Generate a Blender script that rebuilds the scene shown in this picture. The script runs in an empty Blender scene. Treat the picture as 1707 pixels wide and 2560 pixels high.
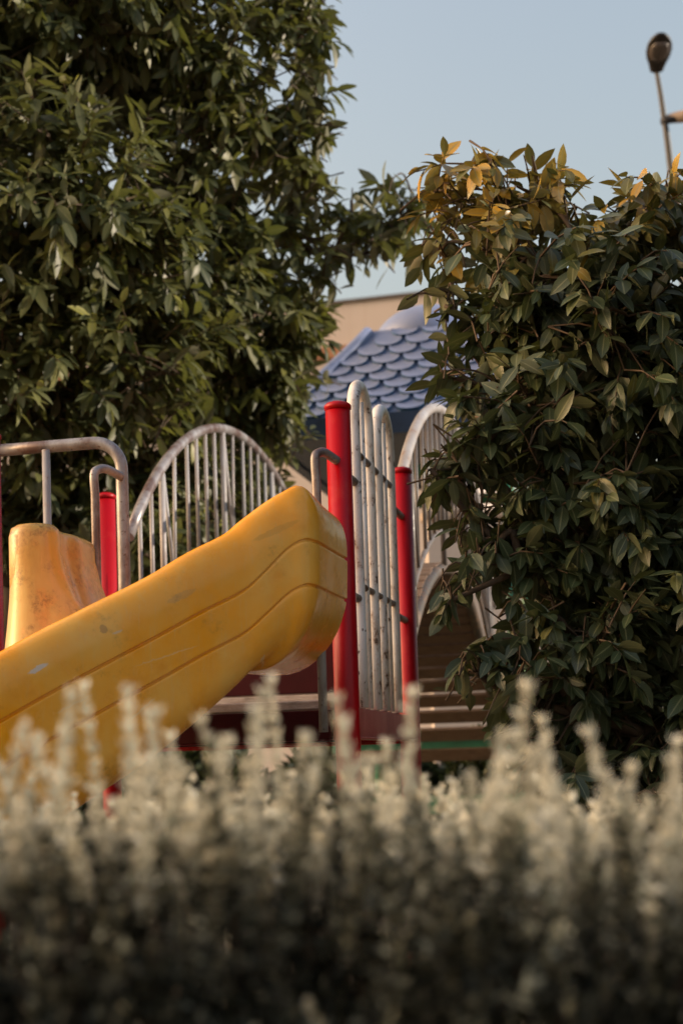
import bpy, math, random
import numpy as np
from mathutils import Vector, Matrix, Euler
R = math.radians
rnd = random.Random(7)
rng = np.random.default_rng(11)
S = bpy.context.scene
COL = S.collection

# ------------------------------------------------------------------ camera
F_PX, CX, CY = 50 / 36 * 2560, 853.5, 1280.0
PITCH, ROLL, SHIFT_PX, CAM_Z = 3.0, -1.8, 434.0, 1.0
cam = bpy.data.cameras.new('camera')
cam_o = bpy.data.objects.new('camera', cam); COL.objects.link(cam_o)
cam.sensor_fit = 'VERTICAL'; cam.sensor_height = 36; cam.lens = 50
cam.shift_y = SHIFT_PX / 2560
cam.clip_start = 0.05; cam.clip_end = 3000
cam.dof.use_dof = True; cam.dof.focus_distance = 4.9; cam.dof.aperture_fstop = 2.4
CAM_M = Euler((R(90 + PITCH), 0, 0)).to_matrix() @ Matrix.Rotation(R(ROLL), 3, 'Z')
cam_o.matrix_world = Matrix.Translation((0, 0, CAM_Z)) @ CAM_M.to_4x4()
S.camera = cam_o

# ------------------------------------------------------------------ light
SUN_AZ, SUN_EL = 89.0, 21.0          # azimuth clockwise from +Y
w = bpy.data.worlds.new('World'); S.world = w; w.use_nodes = True
nt = w.node_tree; nt.nodes.clear()
sky = nt.nodes.new('ShaderNodeTexSky'); sky.sky_type = 'NISHITA'; sky.sun_disc = False
sky.sun_elevation = R(SUN_EL); sky.sun_rotation = R(-SUN_AZ)
sky.air_density = 1.7; sky.dust_density = 8.5; sky.ozone_density = 1.5
bg = nt.nodes.new('ShaderNodeBackground'); bg.inputs[1].default_value = 0.15
wo = nt.nodes.new('ShaderNodeOutputWorld')
hz = nt.nodes.new('ShaderNodeMix'); hz.data_type = 'RGBA'; hz.blend_type = 'MULTIPLY'; hz.inputs[0].default_value = 1; hz.inputs[7].default_value = (1.14, 1.02, 0.97, 1)
nt.links.new(sky.outputs[0], hz.inputs[6]); nt.links.new(hz.outputs[2], bg.inputs[0]); nt.links.new(bg.outputs[0], wo.inputs[0])
sl = bpy.data.lights.new('sun', 'SUN'); sl.energy = 3.2; sl.angle = R(0.5); sl.color = (1, 0.82, 0.63)
so = bpy.data.objects.new('sun', sl); COL.objects.link(so)
sdir = Vector((math.cos(R(SUN_EL)) * math.sin(R(SUN_AZ)), math.cos(R(SUN_EL)) * math.cos(R(SUN_AZ)), math.sin(R(SUN_EL))))
so.rotation_euler = (-sdir).to_track_quat('-Z', 'Y').to_euler()
so.location = sdir * 40
S.view_settings.view_transform = 'Standard'; S.view_settings.look = 'None'
S.view_settings.exposure = 1.04; S.view_settings.gamma = 1.0
S.render.engine = 'CYCLES'
S.cycles.max_bounces = 8; S.cycles.transparent_max_bounces = 6

# ------------------------------------------------------------------ helpers
def P(px, py, d):
    """point at depth d (metres along +Y) seen at photograph pixel px, py"""
    v = CAM_M @ Vector(((px - CX) / F_PX, (-(py - CY) + SHIFT_PX) / F_PX, -1))
    return Vector((0, 0, CAM_Z)) + v * (d / v.y)

def cr(pts, n=8):
    """Catmull-Rom through pts"""
    pts = [Vector(p) for p in pts]
    out = []
    for i in range(len(pts) - 1):
        p0 = pts[max(i - 1, 0)]; p1 = pts[i]; p2 = pts[i + 1]; p3 = pts[min(i + 2, len(pts) - 1)]
        for k in range(n):
            t = k / n
            out.append(0.5 * ((2 * p1) + (p2 - p0) * t + (2 * p0 - 5 * p1 + 4 * p2 - p3) * t * t + (3 * p1 - p0 - 3 * p2 + p3) * t ** 3))
    out.append(pts[-1])
    return out

class MB:
    def __init__(s): s.v = []; s.f = []; s.sm = []
    def add(s, vs, fs, smooth=True):
        o = len(s.v); s.v += [tuple(v) for v in vs]
        s.f += [tuple(i + o for i in f) for f in fs]; s.sm += [smooth] * len(fs)
    def tube(s, pts, r, seg=14, caps=True):
        pts = [Vector(p) for p in pts]; n = len(pts)
        rr = r if isinstance(r, (list, tuple)) else [r] * n
        t0 = (pts[1] - pts[0]).normalized()
        u = t0.orthogonal().normalized()
        vs = []; fs = []
        for i, p in enumerate(pts):
            t = (pts[min(i + 1, n - 1)] - pts[max(i - 1, 0)]).normalized()
            u = (u - t * u.dot(t)).normalized(); w_ = t.cross(u)
            for k in range(seg):
                a = 2 * math.pi * k / seg
                vs.append(p + (u * math.cos(a) + w_ * math.sin(a)) * rr[i])
        for i in range(n - 1):
            for k in range(seg):
                k2 = (k + 1) % seg
                fs.append((i * seg + k, i * seg + k2, (i + 1) * seg + k2, (i + 1) * seg + k))
        s.add(vs, fs, True)
        if caps:
            o = len(s.v) - len(vs)
            s.f.append(tuple(o + k for k in reversed(range(seg)))); s.sm.append(False)
            s.f.append(tuple(o + (n - 1) * seg + k for k in range(seg))); s.sm.append(False)
    def lathe(s, c, prof, seg=28):
        """prof: list of (r, z) from bottom to top, around vertical axis at c"""
        vs = []; fs = []; n = len(prof)
        for r, z in prof:
            for k in range(seg):
                a = 2 * math.pi * k / seg
                vs.append((c[0] + r * math.cos(a), c[1] + r * math.sin(a), z))
        for i in range(n - 1):
            for k in range(seg):
                k2 = (k + 1) % seg
                fs.append((i * seg + k, i * seg + k2, (i + 1) * seg + k2, (i + 1) * seg + k))
        s.add(vs, fs, True); o = len(s.v) - len(vs)
        s.f.append(tuple(o + (n - 1) * seg + k for k in range(seg))); s.sm.append(False)
        s.f.append(tuple(o + k for k in reversed(range(seg)))); s.sm.append(False)
    def box(s, c, ax, ay, az, hx, hy, hz):
        """oriented box: centre, three unit axes, half sizes"""
        c = Vector(c); ax = Vector(ax) * hx; ay = Vector(ay) * hy; az = Vector(az) * hz
        vs = [c + ax * i + ay * j + az * k for i in (-1, 1) for j in (-1, 1) for k in (-1, 1)]
        fs = [(0, 1, 3, 2), (4, 6, 7, 5), (0, 4, 5, 1), (2, 3, 7, 6), (0, 2, 6, 4), (1, 5, 7, 3)]
        s.add(vs, fs, False)
    def loft(s, rings, close_ring=True, caps=True, smooth=True):
        m = len(rings[0]); vs = [p for r in rings for p in r]; fs = []
        for i in range(len(rings) - 1):
            for k in range(m if close_ring else m - 1):
                k2 = (k + 1) % m
                fs.append((i * m + k, i * m + k2, (i + 1) * m + k2, (i + 1) * m + k))
        s.add(vs, fs, smooth); o = len(s.v) - len(vs)
        if caps:
            s.f.append(tuple(o + k for k in reversed(range(m)))); s.sm.append(False)
            s.f.append(tuple(o + (len(rings) - 1) * m + k for k in range(m))); s.sm.append(False)
    def build(s, name, mat, parent=None, bevel=0, subsurf=0, recalc=True):
        me = bpy.data.meshes.new(name)
        off = world_loc(parent)
        me.from_pydata([(v[0] - off.x, v[1] - off.y, v[2] - off.z) for v in s.v], [], s.f)
        me.polygons.foreach_set('use_smooth', s.sm)
        if recalc:
            import bmesh
            bm = bmesh.new(); bm.from_mesh(me); bmesh.ops.recalc_face_normals(bm, faces=bm.faces); bm.to_mesh(me); bm.free()
        me.materials.append(mat)
        o = bpy.data.objects.new(name, me); COL.objects.link(o)
        if parent: o.parent = parent
        if bevel:
            m = o.modifiers.new('bevel', 'BEVEL'); m.width = bevel; m.segments = 2; m.limit_method = 'ANGLE'; m.angle_limit = R(40)
        if subsurf:
            m = o.modifiers.new('sub', 'SUBSURF'); m.levels = m.render_levels = subsurf
        return o

def world_loc(o):
    v = Vector((0, 0, 0))
    while o is not None:
        v += o.location; o = o.parent
    return v

def thing(name, loc, label, cat, group=None):
    o = bpy.data.objects.new(name, None); COL.objects.link(o); o.location = loc
    o['label'] = label; o['category'] = cat
    if group: o['group'] = group
    o.empty_display_size = 0.2
    return o

# ------------------------------------------------------------------ materials
class NT:
    def __init__(s, name):
        s.m = bpy.data.materials.new(name); s.m.use_nodes = True
        s.t = s.m.node_tree; s.t.nodes.clear()
        s.out = s.n('ShaderNodeOutputMaterial'); s.b = s.n('ShaderNodeBsdfPrincipled')
        s.l(s.b.outputs[0], s.out.inputs[0])
        s.co = s.n('ShaderNodeTexCoord').outputs['Object']
    def n(s, typ, **kw):
        nd = s.t.nodes.new(typ)
        for k, v in kw.items(): setattr(nd, k, v)
        return nd
    def l(s, a, b): s.t.links.new(a, b)
    def noise(s, scale, detail=4, rough=0.55, co=None, stretch=None, dist=0):
        nd = s.n('ShaderNodeTexNoise'); nd.inputs['Scale'].default_value = scale
        nd.inputs['Detail'].default_value = detail; nd.inputs['Roughness'].default_value = rough
        nd.inputs['Distortion'].default_value = dist
        c = co or s.co
        if stretch:
            mp = s.n('ShaderNodeMapping'); mp.inputs['Scale'].default_value = stretch
            s.l(c, mp.inputs[0]); c = mp.outputs[0]
        s.l(c, nd.inputs[0]); return nd.outputs[0]
    def ramp(s, fac, stops):
        nd = s.n('ShaderNodeValToRGB'); e = nd.color_ramp.elements
        while len(e) < len(stops): e.new(0.5)
        for el, (p, c) in zip(e, stops):
            el.position = p; el.color = c if len(c) == 4 else (*c, 1)
        s.l(fac, nd.inputs[0]); return nd.outputs[0]
    def step(s, fac, a, b):
        return s.ramp(fac, [(a, (0, 0, 0)), (b, (1, 1, 1))])
    def mix(s, fac, a, b):
        nd = s.n('ShaderNodeMix', data_type='RGBA')
        for k, v in ((0, fac), (6, a), (7, b)):
            if isinstance(v, (int, float)): nd.inputs[k].default_value = v
            elif isinstance(v, tuple): nd.inputs[k].default_value = (*v, 1) if len(v) == 3 else v
            else: s.l(v, nd.inputs[k])
        return nd.outputs[2]
    def math(s, op, a, b=0.0):
        nd = s.n('ShaderNodeMath', operation=op)
        for k, v in ((0, a), (1, b)):
            if isinstance(v, (int, float)): nd.inputs[k].default_value = v
            else: s.l(v, nd.inputs[k])
        return nd.outputs[0]
    def set(s, **kw):
        names = dict(col='Base Color', rough='Roughness', metal='Metallic', spec='Specular IOR Level', coat='Coat Weight')
        for k, v in kw.items():
            i = s.b.inputs[names[k]]
            if isinstance(v, (int, float)): i.default_value = v
            elif isinstance(v, tuple): i.default_value = (*v, 1)
            else: s.l(v, i)
    def bump(s, h, strength=0.3, dist=0.01):
        nd = s.n('ShaderNodeBump'); nd.inputs['Strength'].default_value = strength; nd.inputs['Distance'].default_value = dist
        s.l(h, nd.inputs['Height']); s.l(nd.outputs[0], s.b.inputs['Normal'])

def m_yellow(name='faded_yellow_plastic', grime=0.6, lo=0.56, marks=(), ca=(0.86, 0.325, 0.004), cb=(0.82, 0.43, 0.085)):
    t = NT(name)
    big = t.noise(3.2, 5, 0.6, stretch=(1, 1, 0.7)); mid = t.noise(11, 6, 0.65)
    c = t.mix(t.step(big, 0.38, 0.66), ca, cb)
    c = t.mix(t.math('MULTIPLY', t.step(mid, 0.5, 0.75), 0.5), c, (0.70, 0.235, 0.001))
    st = t.noise(26, 4, 0.6, stretch=(3.5, 3.5, 0.35))
    c = t.mix(t.math('MULTIPLY', t.step(st, 0.55, 0.75), 0.35), c, (0.74, 0.43, 0.15))
    dirt = t.math('MULTIPLY', t.step(t.noise(6.5, 8, 0.7), lo, lo + 0.18), t.step(t.noise(60, 6, 0.7), 0.42, 0.62))
    c = t.mix(t.math('MULTIPLY', dirt, grime), c, (0.10, 0.055, 0.025))
    if grime > .7:
        c = t.mix(t.math('MULTIPLY', t.step(t.noise(3.0, 5, 0.65, stretch=(2.5, 2.5, 0.5)), 0.46, 0.66), 0.6), c, (0.36, 0.17, 0.035))
    sc = t.step(t.noise(9, 3, 0.5, stretch=(1.0, 9, 9)), 0.80, 0.82)
    c = t.mix(t.math('MULTIPLY', sc, 0.5), c, (0.55, 0.45, 0.33))
    nv = t.n('ShaderNodeVectorMath', operation='SCALE'); nz = t.n('ShaderNodeTexNoise'); nz.inputs['Scale'].default_value = 70
    t.l(t.co, nz.inputs[0]); t.l(nz.outputs['Color'], nv.inputs[0]); nv.inputs[3].default_value = 0.012
    ad = t.n('ShaderNodeVectorMath', operation='ADD'); t.l(t.co, ad.inputs[0]); t.l(nv.outputs[0], ad.inputs[1])
    for ctr, ang, ln, wd, col_, op in marks:              # scuffs and worn patches
        mp = t.n('ShaderNodeMapping'); mp.vector_type = 'TEXTURE'
        mp.inputs['Location'].default_value = ctr + Vector((.006, .006, .006)); mp.inputs['Rotation'].default_value = (0, ang, 0); mp.inputs['Scale'].default_value = (ln, .2, wd)
        t.l(ad.outputs[0], mp.inputs[0])
        le = t.n('ShaderNodeVectorMath', operation='LENGTH'); t.l(mp.outputs[0], le.inputs[0])
        c = t.mix(t.math('MULTIPLY', t.ramp(le.outputs['Value'], [(0.80, (1, 1, 1)), (1.0, (0, 0, 0))]), op), c, col_)
    t.set(col=c, rough=t.ramp(mid, [(0.3, (0.15,) * 3), (0.8, (0.38,) * 3)]), spec=0.33)
    t.bump(t.noise(5, 3, 0.5), 0.12, 0.03)
    return t.m
def m_red():
    t = NT('red_painted_steel')
    big = t.noise(4, 5, 0.6, stretch=(1, 1, 0.4)); sp = t.noise(38, 5, 0.65)
    c = t.mix(t.step(big, 0.35, 0.7), (0.41, 0.001, 0.005), (0.30, 0.001, 0.009))
    c = t.mix(t.math('MULTIPLY', t.step(t.noise(9, 7, 0.7), 0.56, 0.75), 0.45), c, (0.46, 0.045, 0.03))
    c = t.mix(t.step(sp, 0.755, 0.775), c, (0.05, 0.03, 0.025))
    t.set(col=c, rough=t.ramp(big, [(0.3, (0.30,) * 3), (0.8, (0.5,) * 3)]), spec=0.28)
    t.bump(sp, 0.15, 0.004)
    return t.m
def m_white(name='chipped_white_pipe', base=(0.74, 0.74, 0.78), worn=(0.60, 0.55, 0.52), rust_lo=0.595):
    t = NT(name)
    a = t.noise(5, 6, 0.65, stretch=(1, 1, 0.5)); b = t.noise(34, 6, 0.7, stretch=(1, 1, 0.55)); s_ = t.noise(120, 3, 0.6)
    c = t.mix(t.step(a, 0.40, 0.68), base, worn)
    c = t.mix(t.math('MULTIPLY', t.step(t.noise(3.5, 7, 0.7, stretch=(1.5, 1.5, 0.35)), 0.55, 0.68), 0.55), c, (0.30, 0.19, 0.12))
    r1 = t.step(b, rust_lo, rust_lo + 0.05)
    edge = t.math('MULTIPLY', t.step(a, 0.45, 0.62), t.step(b, rust_lo - 0.1, rust_lo + 0.02))
    c = t.mix(t.math('MULTIPLY', edge, 0.7), c, (0.26, 0.12, 0.055))
    c = t.mix(r1, c, (0.065, 0.035, 0.022))
    c = t.mix(t.math('MULTIPLY', t.step(s_, 0.68, 0.72), 0.5), c, (0.12, 0.07, 0.05))
    t.set(col=c, rough=t.ramp(b, [(0.4, (0.36,) * 3), (0.7, (0.75,) * 3)]))
    t.bump(b, 0.2, 0.004)
    return t.m
def m_bare():
    t = NT('worn_bare_pipe')
    a = t.noise(7, 6, 0.65, stretch=(1, 1, 0.6)); b = t.noise(40, 6, 0.7)
    c = t.mix(t.step(a, 0.38, 0.62), (0.33, 0.33, 0.355), (0.12, 0.075, 0.068))
    c = t.mix(t.step(b, 0.60, 0.66), c, (0.10, 0.05, 0.035))
    t.set(col=c, rough=0.38, metal=0.25)
    t.bump(b, 0.15, 0.003)
    return t.m
def m_rust():
    t = NT('rusty_brown_bar')
    b = t.noise(30, 6, 0.7)
    t.set(col=t.ramp(b, [(0.3, (0.05, 0.03, 0.022)), (0.6, (0.20, 0.115, 0.075)), (0.75, (0.38, 0.32, 0.28))]), rough=0.6)
    return t.m
def m_wood(name, a=(0.17, 0.115, 0.08), b=(0.30, 0.26, 0.23), stretch=(1, 14, 14)):
    t = NT(name)
    g = t.noise(5, 8, 0.7, stretch=stretch, dist=0.5); k = t.noise(9, 4, 0.6)
    c = t.mix(t.step(g, 0.35, 0.7), a, b)
    c = t.mix(t.math('MULTIPLY', t.step(k, 0.5, 0.75), 0.6), c, (0.06, 0.04, 0.03))
    t.set(col=c, rough=0.8); t.bump(g, 0.4, 0.006)
    return t.m
def m_plain(name, col, rough=0.6, var=0.25, scale=6, spec=0.5):
    t = NT(name)
    a = t.noise(scale, 6, 0.65)
    d = tuple(x * (1 - var) for x in col); u = tuple(min(1, x * (1 + var)) for x in col)
    t.set(col=t.ramp(a, [(0.3, d), (0.7, u)]), rough=rough, spec=spec)
    return t.m
def m_roof():
    t = NT('blue_moulded_plastic_roof')
    a = t.noise(2.5, 6, 0.6); b = t.noise(22, 5, 0.65)
    c = t.mix(t.step(a, 0.35, 0.7), (0.17, 0.22, 0.40), (0.225, 0.262, 0.40))
    c = t.mix(t.math('MULTIPLY', t.step(b, 0.5, 0.75), 0.35), c, (0.28, 0.295, 0.41))
    t.set(col=c, rough=0.38); return t.m
def m_wall():
    t = NT('beige_rendered_wall')
    a = t.noise(0.6, 6, 0.6); b = t.noise(14, 6, 0.7); d = t.noise(1.5, 5, 0.6, stretch=(4, 4, 0.25))
    c = t.mix(t.step(a, 0.3, 0.7), (0.60, 0.51, 0.46), (0.54, 0.455, 0.41))
    c = t.mix(t.math('MULTIPLY', t.step(d, 0.5, 0.75), 0.35), c, (0.48, 0.38, 0.32))
    t.set(col=c, rough=0.9); t.bump(b, 0.2, 0.01); return t.m
def m_ground():
    t = NT('dry_sandy_ground')
    a = t.noise(0.8, 8, 0.65); b = t.noise(60, 6, 0.7)
    c = t.mix(t.step(a, 0.35, 0.65), (0.075, 0.06, 0.045), (0.05, 0.055, 0.028))
    c = t.mix(t.step(b, 0.35, 0.75), c, (0.09, 0.075, 0.055))
    t.set(col=c, rough=0.95); t.bump(b, 0.5, 0.02); return t.m
def m_leaf(name, stops, back, rib, glow=(0.22, 0.17, 0.01), trans=0.25, rough=0.42, spots=0.0, plain=False):
    """stops: colour ramp over the per-leaf 'tint' attribute"""
    t = NT(name)
    at = t.n('ShaderNodeAttribute'); at.attribute_name = 'tint'
    uv = t.n('ShaderNodeUVMap'); uv.uv_map = 'UVMap'
    sep = t.n('ShaderNodeSeparateXYZ'); t.l(uv.outputs[0], sep.inputs[0])
    c = t.ramp(at.outputs['Fac'], stops)
    n_ = t.noise(18, 4, 0.6)
    c = t.mix(t.math('MULTIPLY', t.step(n_, 0.4, 0.75), 0.30), c, tuple(x * 1.5 for x in stops[0][1]))
    if spots:
        c = t.mix(t.math('MULTIPLY', t.step(t.noise(75, 3, 0.6), 0.70, 0.74), spots), c, (0.16, 0.07, 0.03))
    c0 = c
    r_ = t.math('ABSOLUTE', t.math('SUBTRACT', sep.outputs[0], 0.5))
    if not plain: c = t.mix(t.ramp(r_, [(0.025, (0.75,) * 3), (0.07, (0, 0, 0))]), c, rib)
    vein = t.n('ShaderNodeTexWave'); vein.wave_type = 'BANDS'; vein.bands_direction = 'Y'
    mp = t.n('ShaderNodeCombineXYZ')
    t.l(t.math('ADD', sep.outputs[1], t.math('MULTIPLY', r_, -0.55)), mp.inputs[1]); t.l(mp.outputs[0], vein.inputs[0])
    vein.inputs['Scale'].default_value = 3.2
    if not plain: c = t.mix(t.math('MULTIPLY', t.step(vein.outputs['Fac'], 0.80, 0.98), 0.16), c, rib)
    geo = t.n('ShaderNodeNewGeometry')
    if not plain: c0 = c; c = t.mix(geo.outputs['Backfacing'], c, t.mix(0.65, c, back))
    t.set(col=c, rough=rough, spec=0.45)
    tr = t.n('ShaderNodeBsdfTranslucent'); mx = t.n('ShaderNodeMixShader'); mx.inputs[0].default_value = trans
    t.l(t.mix(0.0 if plain else 0.4, c0, glow), tr.inputs[0])
    t.l(t.b.outputs[0], mx.inputs[1]); t.l(tr.outputs[0], mx.inputs[2]); t.l(mx.outputs[0], t.out.inputs[0])
    return t.m

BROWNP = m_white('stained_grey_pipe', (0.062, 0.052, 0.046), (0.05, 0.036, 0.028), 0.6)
SLIDE_AT = Vector((-1.0, 4.4, 0))
YEL2 = m_yellow('grimy_yellow_plastic', 0.95, 0.47, (), (0.52, 0.33, 0.075), (0.58, 0.41, 0.14))
def mk(px, py, d, ln, wd, ang, col_, op): return (P(px, py, d) - SLIDE_AT, -ang, ln, wd, col_, op)
MARKS = [mk(97, 1672, 4.08, .030, .0085, .55, (0.62, 0.52, 0.46), .9), mk(258, 1572, 4.18, .012, .016, .4, (0.25, 0.14, 0.06), .55), mk(295, 1580, 4.21, .016, .004, .4, (0.60, 0.47, 0.36), .6),
         mk(455, 1490, 4.32, .05, .012, .5, (0.42, 0.24, 0.10), .35), mk(655, 1650, 4.46, .004, .022, -.4, (0.75, 0.52, 0.30), .6), mk(600, 1722, 4.42, .010, .012, .5, (0.75, 0.52, 0.32), .55),
         mk(690, 1330, 4.5, .09, .012, .45, (0.50, 0.24, 0.03), .4), mk(190, 1760, 4.15, .06, .003, .5, (0.72, 0.50, 0.28), .45), mk(420, 1640, 4.3, .11, .0025, .35, (0.74, 0.52, 0.28), .4), mk(350, 1780, 4.25, .07, .003, .75, (0.74, 0.52, 0.28), .4)]
GREYP = m_white('shaded_grey_bar', (0.13, 0.12, 0.125), (0.09, 0.078, 0.075), 0.66)  # right railing's bars: tree shade put into a darker grey
YEL, RED, WHT, BARE, RUST = m_yellow(marks=MARKS), m_red(), m_white(), m_bare(), m_rust()
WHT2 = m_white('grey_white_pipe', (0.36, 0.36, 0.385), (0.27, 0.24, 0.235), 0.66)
PLANK = m_wood('weathered_plank', (0.12, 0.068, 0.042), (0.17, 0.115, 0.083), (1, 14, 14))
DECKW = m_wood('grey_deck_board', (0.26, 0.21, 0.19), (0.42, 0.37, 0.35), (1, 14, 14))
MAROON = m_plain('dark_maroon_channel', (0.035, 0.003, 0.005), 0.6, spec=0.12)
GREEN = m_plain('green_painted_beam', (0.03, 0.16, 0.10), 0.5)
LIP = m_plain('saturated_blue_edge', (0.03, 0.11, 0.24), 0.4)  # unfaded tile lips, their shadow side put into the darker blue
NAVY = m_plain('dark_blue_plastic', (0.012, 0.035, 0.10), 0.4)
ROOF, WALL, GROUND = m_roof(), m_wall(), m_ground()
BAND = m_plain('orange_brown_band', (0.36, 0.17, 0.09), 0.8, 0.15)
COPING = m_plain('dark_roof_coping', (0.10, 0.08, 0.07), 0.7)
BARK = m_wood('tree_bark', (0.045, 0.028, 0.018), (0.09, 0.058, 0.036), (5, 5, 1))
TWIG = m_plain('young_twig', (0.075, 0.045, 0.024), 0.7)
LAMPM = m_plain('dark_lamp_metal', (0.013, 0.010, 0.010), 0.5)
GLASS = m_plain('lamp_lens', (0.10, 0.085, 0.085), 0.25)
TANM = m_plain('pale_lamp_housing', (0.40, 0.30, 0.23), 0.5)
DARK = m_plain('window_glass_dark', (0.03, 0.035, 0.045), 0.12)

# ------------------------------------------------------------------ ground
g = MB(); g.add([(-900, -300, 0), (900, -300, 0), (900, 1500, 0), (-900, 1500, 0)], [(0, 1, 2, 3)], False)
o = g.build('ground', GROUND); o['kind'] = 'structure'; 

# ------------------------------------------------------------------ building and wall
AX = Vector((0.2147, 0.9767, 0)).normalized()          # long axis of the play structure
EX = Vector((AX.y, -AX.x, 0))                           # to the right of it
UP = Vector((0, 0, 1))
def building():
    D = 32
    c = P(1103, 724, D)                                # upper right front corner
    top = c.z
    f = Vector((-0.97, 0.24, 0)).normalized()         # along the front, to the left
    b = Vector((0.24, 0.97, 0)).normalized()           # along the right side, away
    root = thing('beige_building', (c.x, c.y, 0), 'beige flat-roofed building rising behind the blue scalloped roof', 'building')
    m = MB(); L, W = 17.0, 12.0
    def pr(mb, x0, x1, y0, y1, z0, z1):
        vs = []
        for z in (z0, z1):
            for x, y in ((x0, y0), (x1, y0), (x1, y1), (x0, y1)):
                p = c + f * x + b * y; vs.append((p.x, p.y, z))
        mb.add(vs, [(0, 1, 5, 4), (1, 2, 6, 5), (2, 3, 7, 6), (3, 0, 4, 7), (4, 5, 6, 7), (0, 3, 2, 1)], False)
    pr(m, 0, L, 0, W, 0, top - 0.07); m.build('wall', WALL, root)
    m = MB(); pr(m, -0.06, L + .06, -0.06, W, top - 0.068, top); m.build('roof_coping', COPING, root)
    zb = P(900, 852, D).z
    m = MB(); pr(m, -0.03, L, -0.10, -0.003, zb - 0.22, zb + 0.05); m.build('ledge', BAND, root)
    for k in range(5):
        for zz in (1.2, 4.2):
            m = MB(); pr(m, 2 + k * 3, 3.4 + k * 3, -0.03, -0.004, zz, zz + 1.5); m.build('window', DARK, root, bevel=0.01)
building()
def gwall():
    a = P(1085, 1900, 17.5); root = thing('garden_wall', (a.x, a.y, 0), 'plain beige boundary wall behind the arched bridge and right tree', 'wall')
    d = Vector((1, 0.05, 0)).normalized(); n = Vector((-d.y, d.x, 0))
    z1 = P(1150, 1300, 17.5).z
    m = MB(); m.box(a + d * 6 + UP * (z1 / 2 - a.z), d, n, UP, 6, 0.12, z1 / 2); m.build('wall_body', WALL, root)
    m = MB(); m.box(a + d * 6 + UP * (z1 + 0.052 - a.z), d, n, UP, 6.05, 0.17, 0.05); m.build('wall_coping', TANM, root, bevel=0.01)
gwall()

# ------------------------------------------------------------------ play platform
P1 = P(866, 1714, 5.12); P1.z = 0
P2 = P1 + AX * 1.325
P4 = P1 - EX * 1.378
P3 = P2 - EX * 1.43
DZ = 1.222
plat = thing('play_platform', P1.lerp(P3, 0.5), 'raised play platform on red posts with white hooped panel and wooden deck', 'play platform')
def post(p, ztop, r=0.0455):
    m = MB(); m.lathe(p, [(r, 0), (r, ztop - 0.028)], 32); o = m.build('post', RED, plat)
    c = MB(); c.lathe(p, [(r * .93, ztop - 0.0275), (r * .93, ztop - 0.022), (r + .0035, ztop - 0.0215), (r + .004, ztop - 0.008), (r - .004, ztop), (r * .55, ztop + .006), (0.004, ztop + 0.008)], 32)
    c.build('post_cap', RED, o)
for p, zt in ((P1, 2.296), (P2, 2.315), (P3, 2.30), (P4, 2.30)): post(p, zt)

# deck boards, red beams
mid = P1.lerp(P3, 0.5)
m = MB(); nb = 11
for k in range(nb):
    c = P1 + AX * (0.02 + (k + 0.5) * 1.285 / nb) - EX * 0.70 + UP * (DZ - 0.018)
    m.box(c, EX, AX, UP, 0.625 + rnd.uniform(-.012, .012), 0.052, 0.018)
m.build('deck', DECKW, plat, bevel=0.006)
def beam(a, b, z0, z1, th, name='beam', mat=RED):
    d = (b - a); L = d.length; d.normalize(); n = Vector((-d.y, d.x, 0))
    m = MB(); c = (a + b) / 2
    m.box(c + UP * ((z0 + z1) / 2), d, n, UP, L / 2, th / 2, (z1 - z0) / 2)
    # lower lip of the channel
    m.box(c + UP * (z0 - 0.005), d, n, UP, L / 2 - 0.002, th / 2 + 0.028, 0.004)
    return m.build(name, mat, plat, bevel=0.003)
off = 0.0455
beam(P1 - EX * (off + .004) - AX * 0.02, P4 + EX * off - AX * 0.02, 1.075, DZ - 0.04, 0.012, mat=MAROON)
beam(P1 + AX * off, P2 - AX * off, 1.085, 1.192, 0.012)
beam(P2 - EX * off, P3 + EX * off, 1.075, DZ - 0.04, 0.012)
beam(P4 + AX * off, P3 - AX * off, 1.075, DZ - 0.04, 0.012)
m = MB()
for k in (0.33, 0.66):
    m.box(P1 + AX * 1.32 * k - EX * 0.7 + UP * 1.12, EX, AX, UP, 0.62, 0.02, 0.04)
m.build('joist', RED, plat)
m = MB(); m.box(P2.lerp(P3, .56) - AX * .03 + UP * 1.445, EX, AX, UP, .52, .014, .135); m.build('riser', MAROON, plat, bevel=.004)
m = MB(); m.box(P2.lerp(P3, .56) - AX * .045 + UP * 1.272, EX, AX, UP, .52, .02, .03); m.build('step_board', DECKW, plat, bevel=.004)

# hooped panel between P1 and P2
panel = bpy.data.objects.new('hooped_panel', None); COL.objects.link(panel); panel.parent = plat
RP = 0.0245
def on(s): return P1 + AX * s
def hoop(s0, s1, ztop):
    r = (s1 - s0) / 2; pts = []
    pts.append(on(s0) + UP * 1.196)
    pts += [on(s0) + UP * z for z in (1.5, 1.9, ztop - r - .04)]
    for k in range(0, 13):
        a = math.pi * k / 12
        pts.append(on((s0 + s1) / 2 - r * math.cos(a)) + UP * (ztop - r + r * math.sin(a) * 1.0))
    pts += [on(s1) + UP * z for z in (ztop - r - .04, 1.9, 1.5, 1.196)]
    m = MB(); m.tube(pts, RP, 16); m.build('hoop', WHT, panel)
hoop(0.275, 0.555, 2.462); hoop(0.725, 1.02, 2.475)
for s_ in (0.415, 0.872):
    m = MB(); m.tube([on(s_) + UP * 1.197, on(s_) + UP * (2.40 if s_ < .6 else 2.42)], 0.0155, 12); m.build('bar', WHT, panel)
for a_, b_ in ((0.275 + RP * .8, 0.555 - RP * .8), (0.555 + RP * .8, .725 - RP * .8), (0.725 + RP * .8, 1.02 - RP * .8)):
    for z in (2.18, 1.665):
        m = MB(); m.tube([on(a_) + UP * z, on(b_) + UP * z], 0.0135, 12); m.build('rung', RUST, panel)
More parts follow.
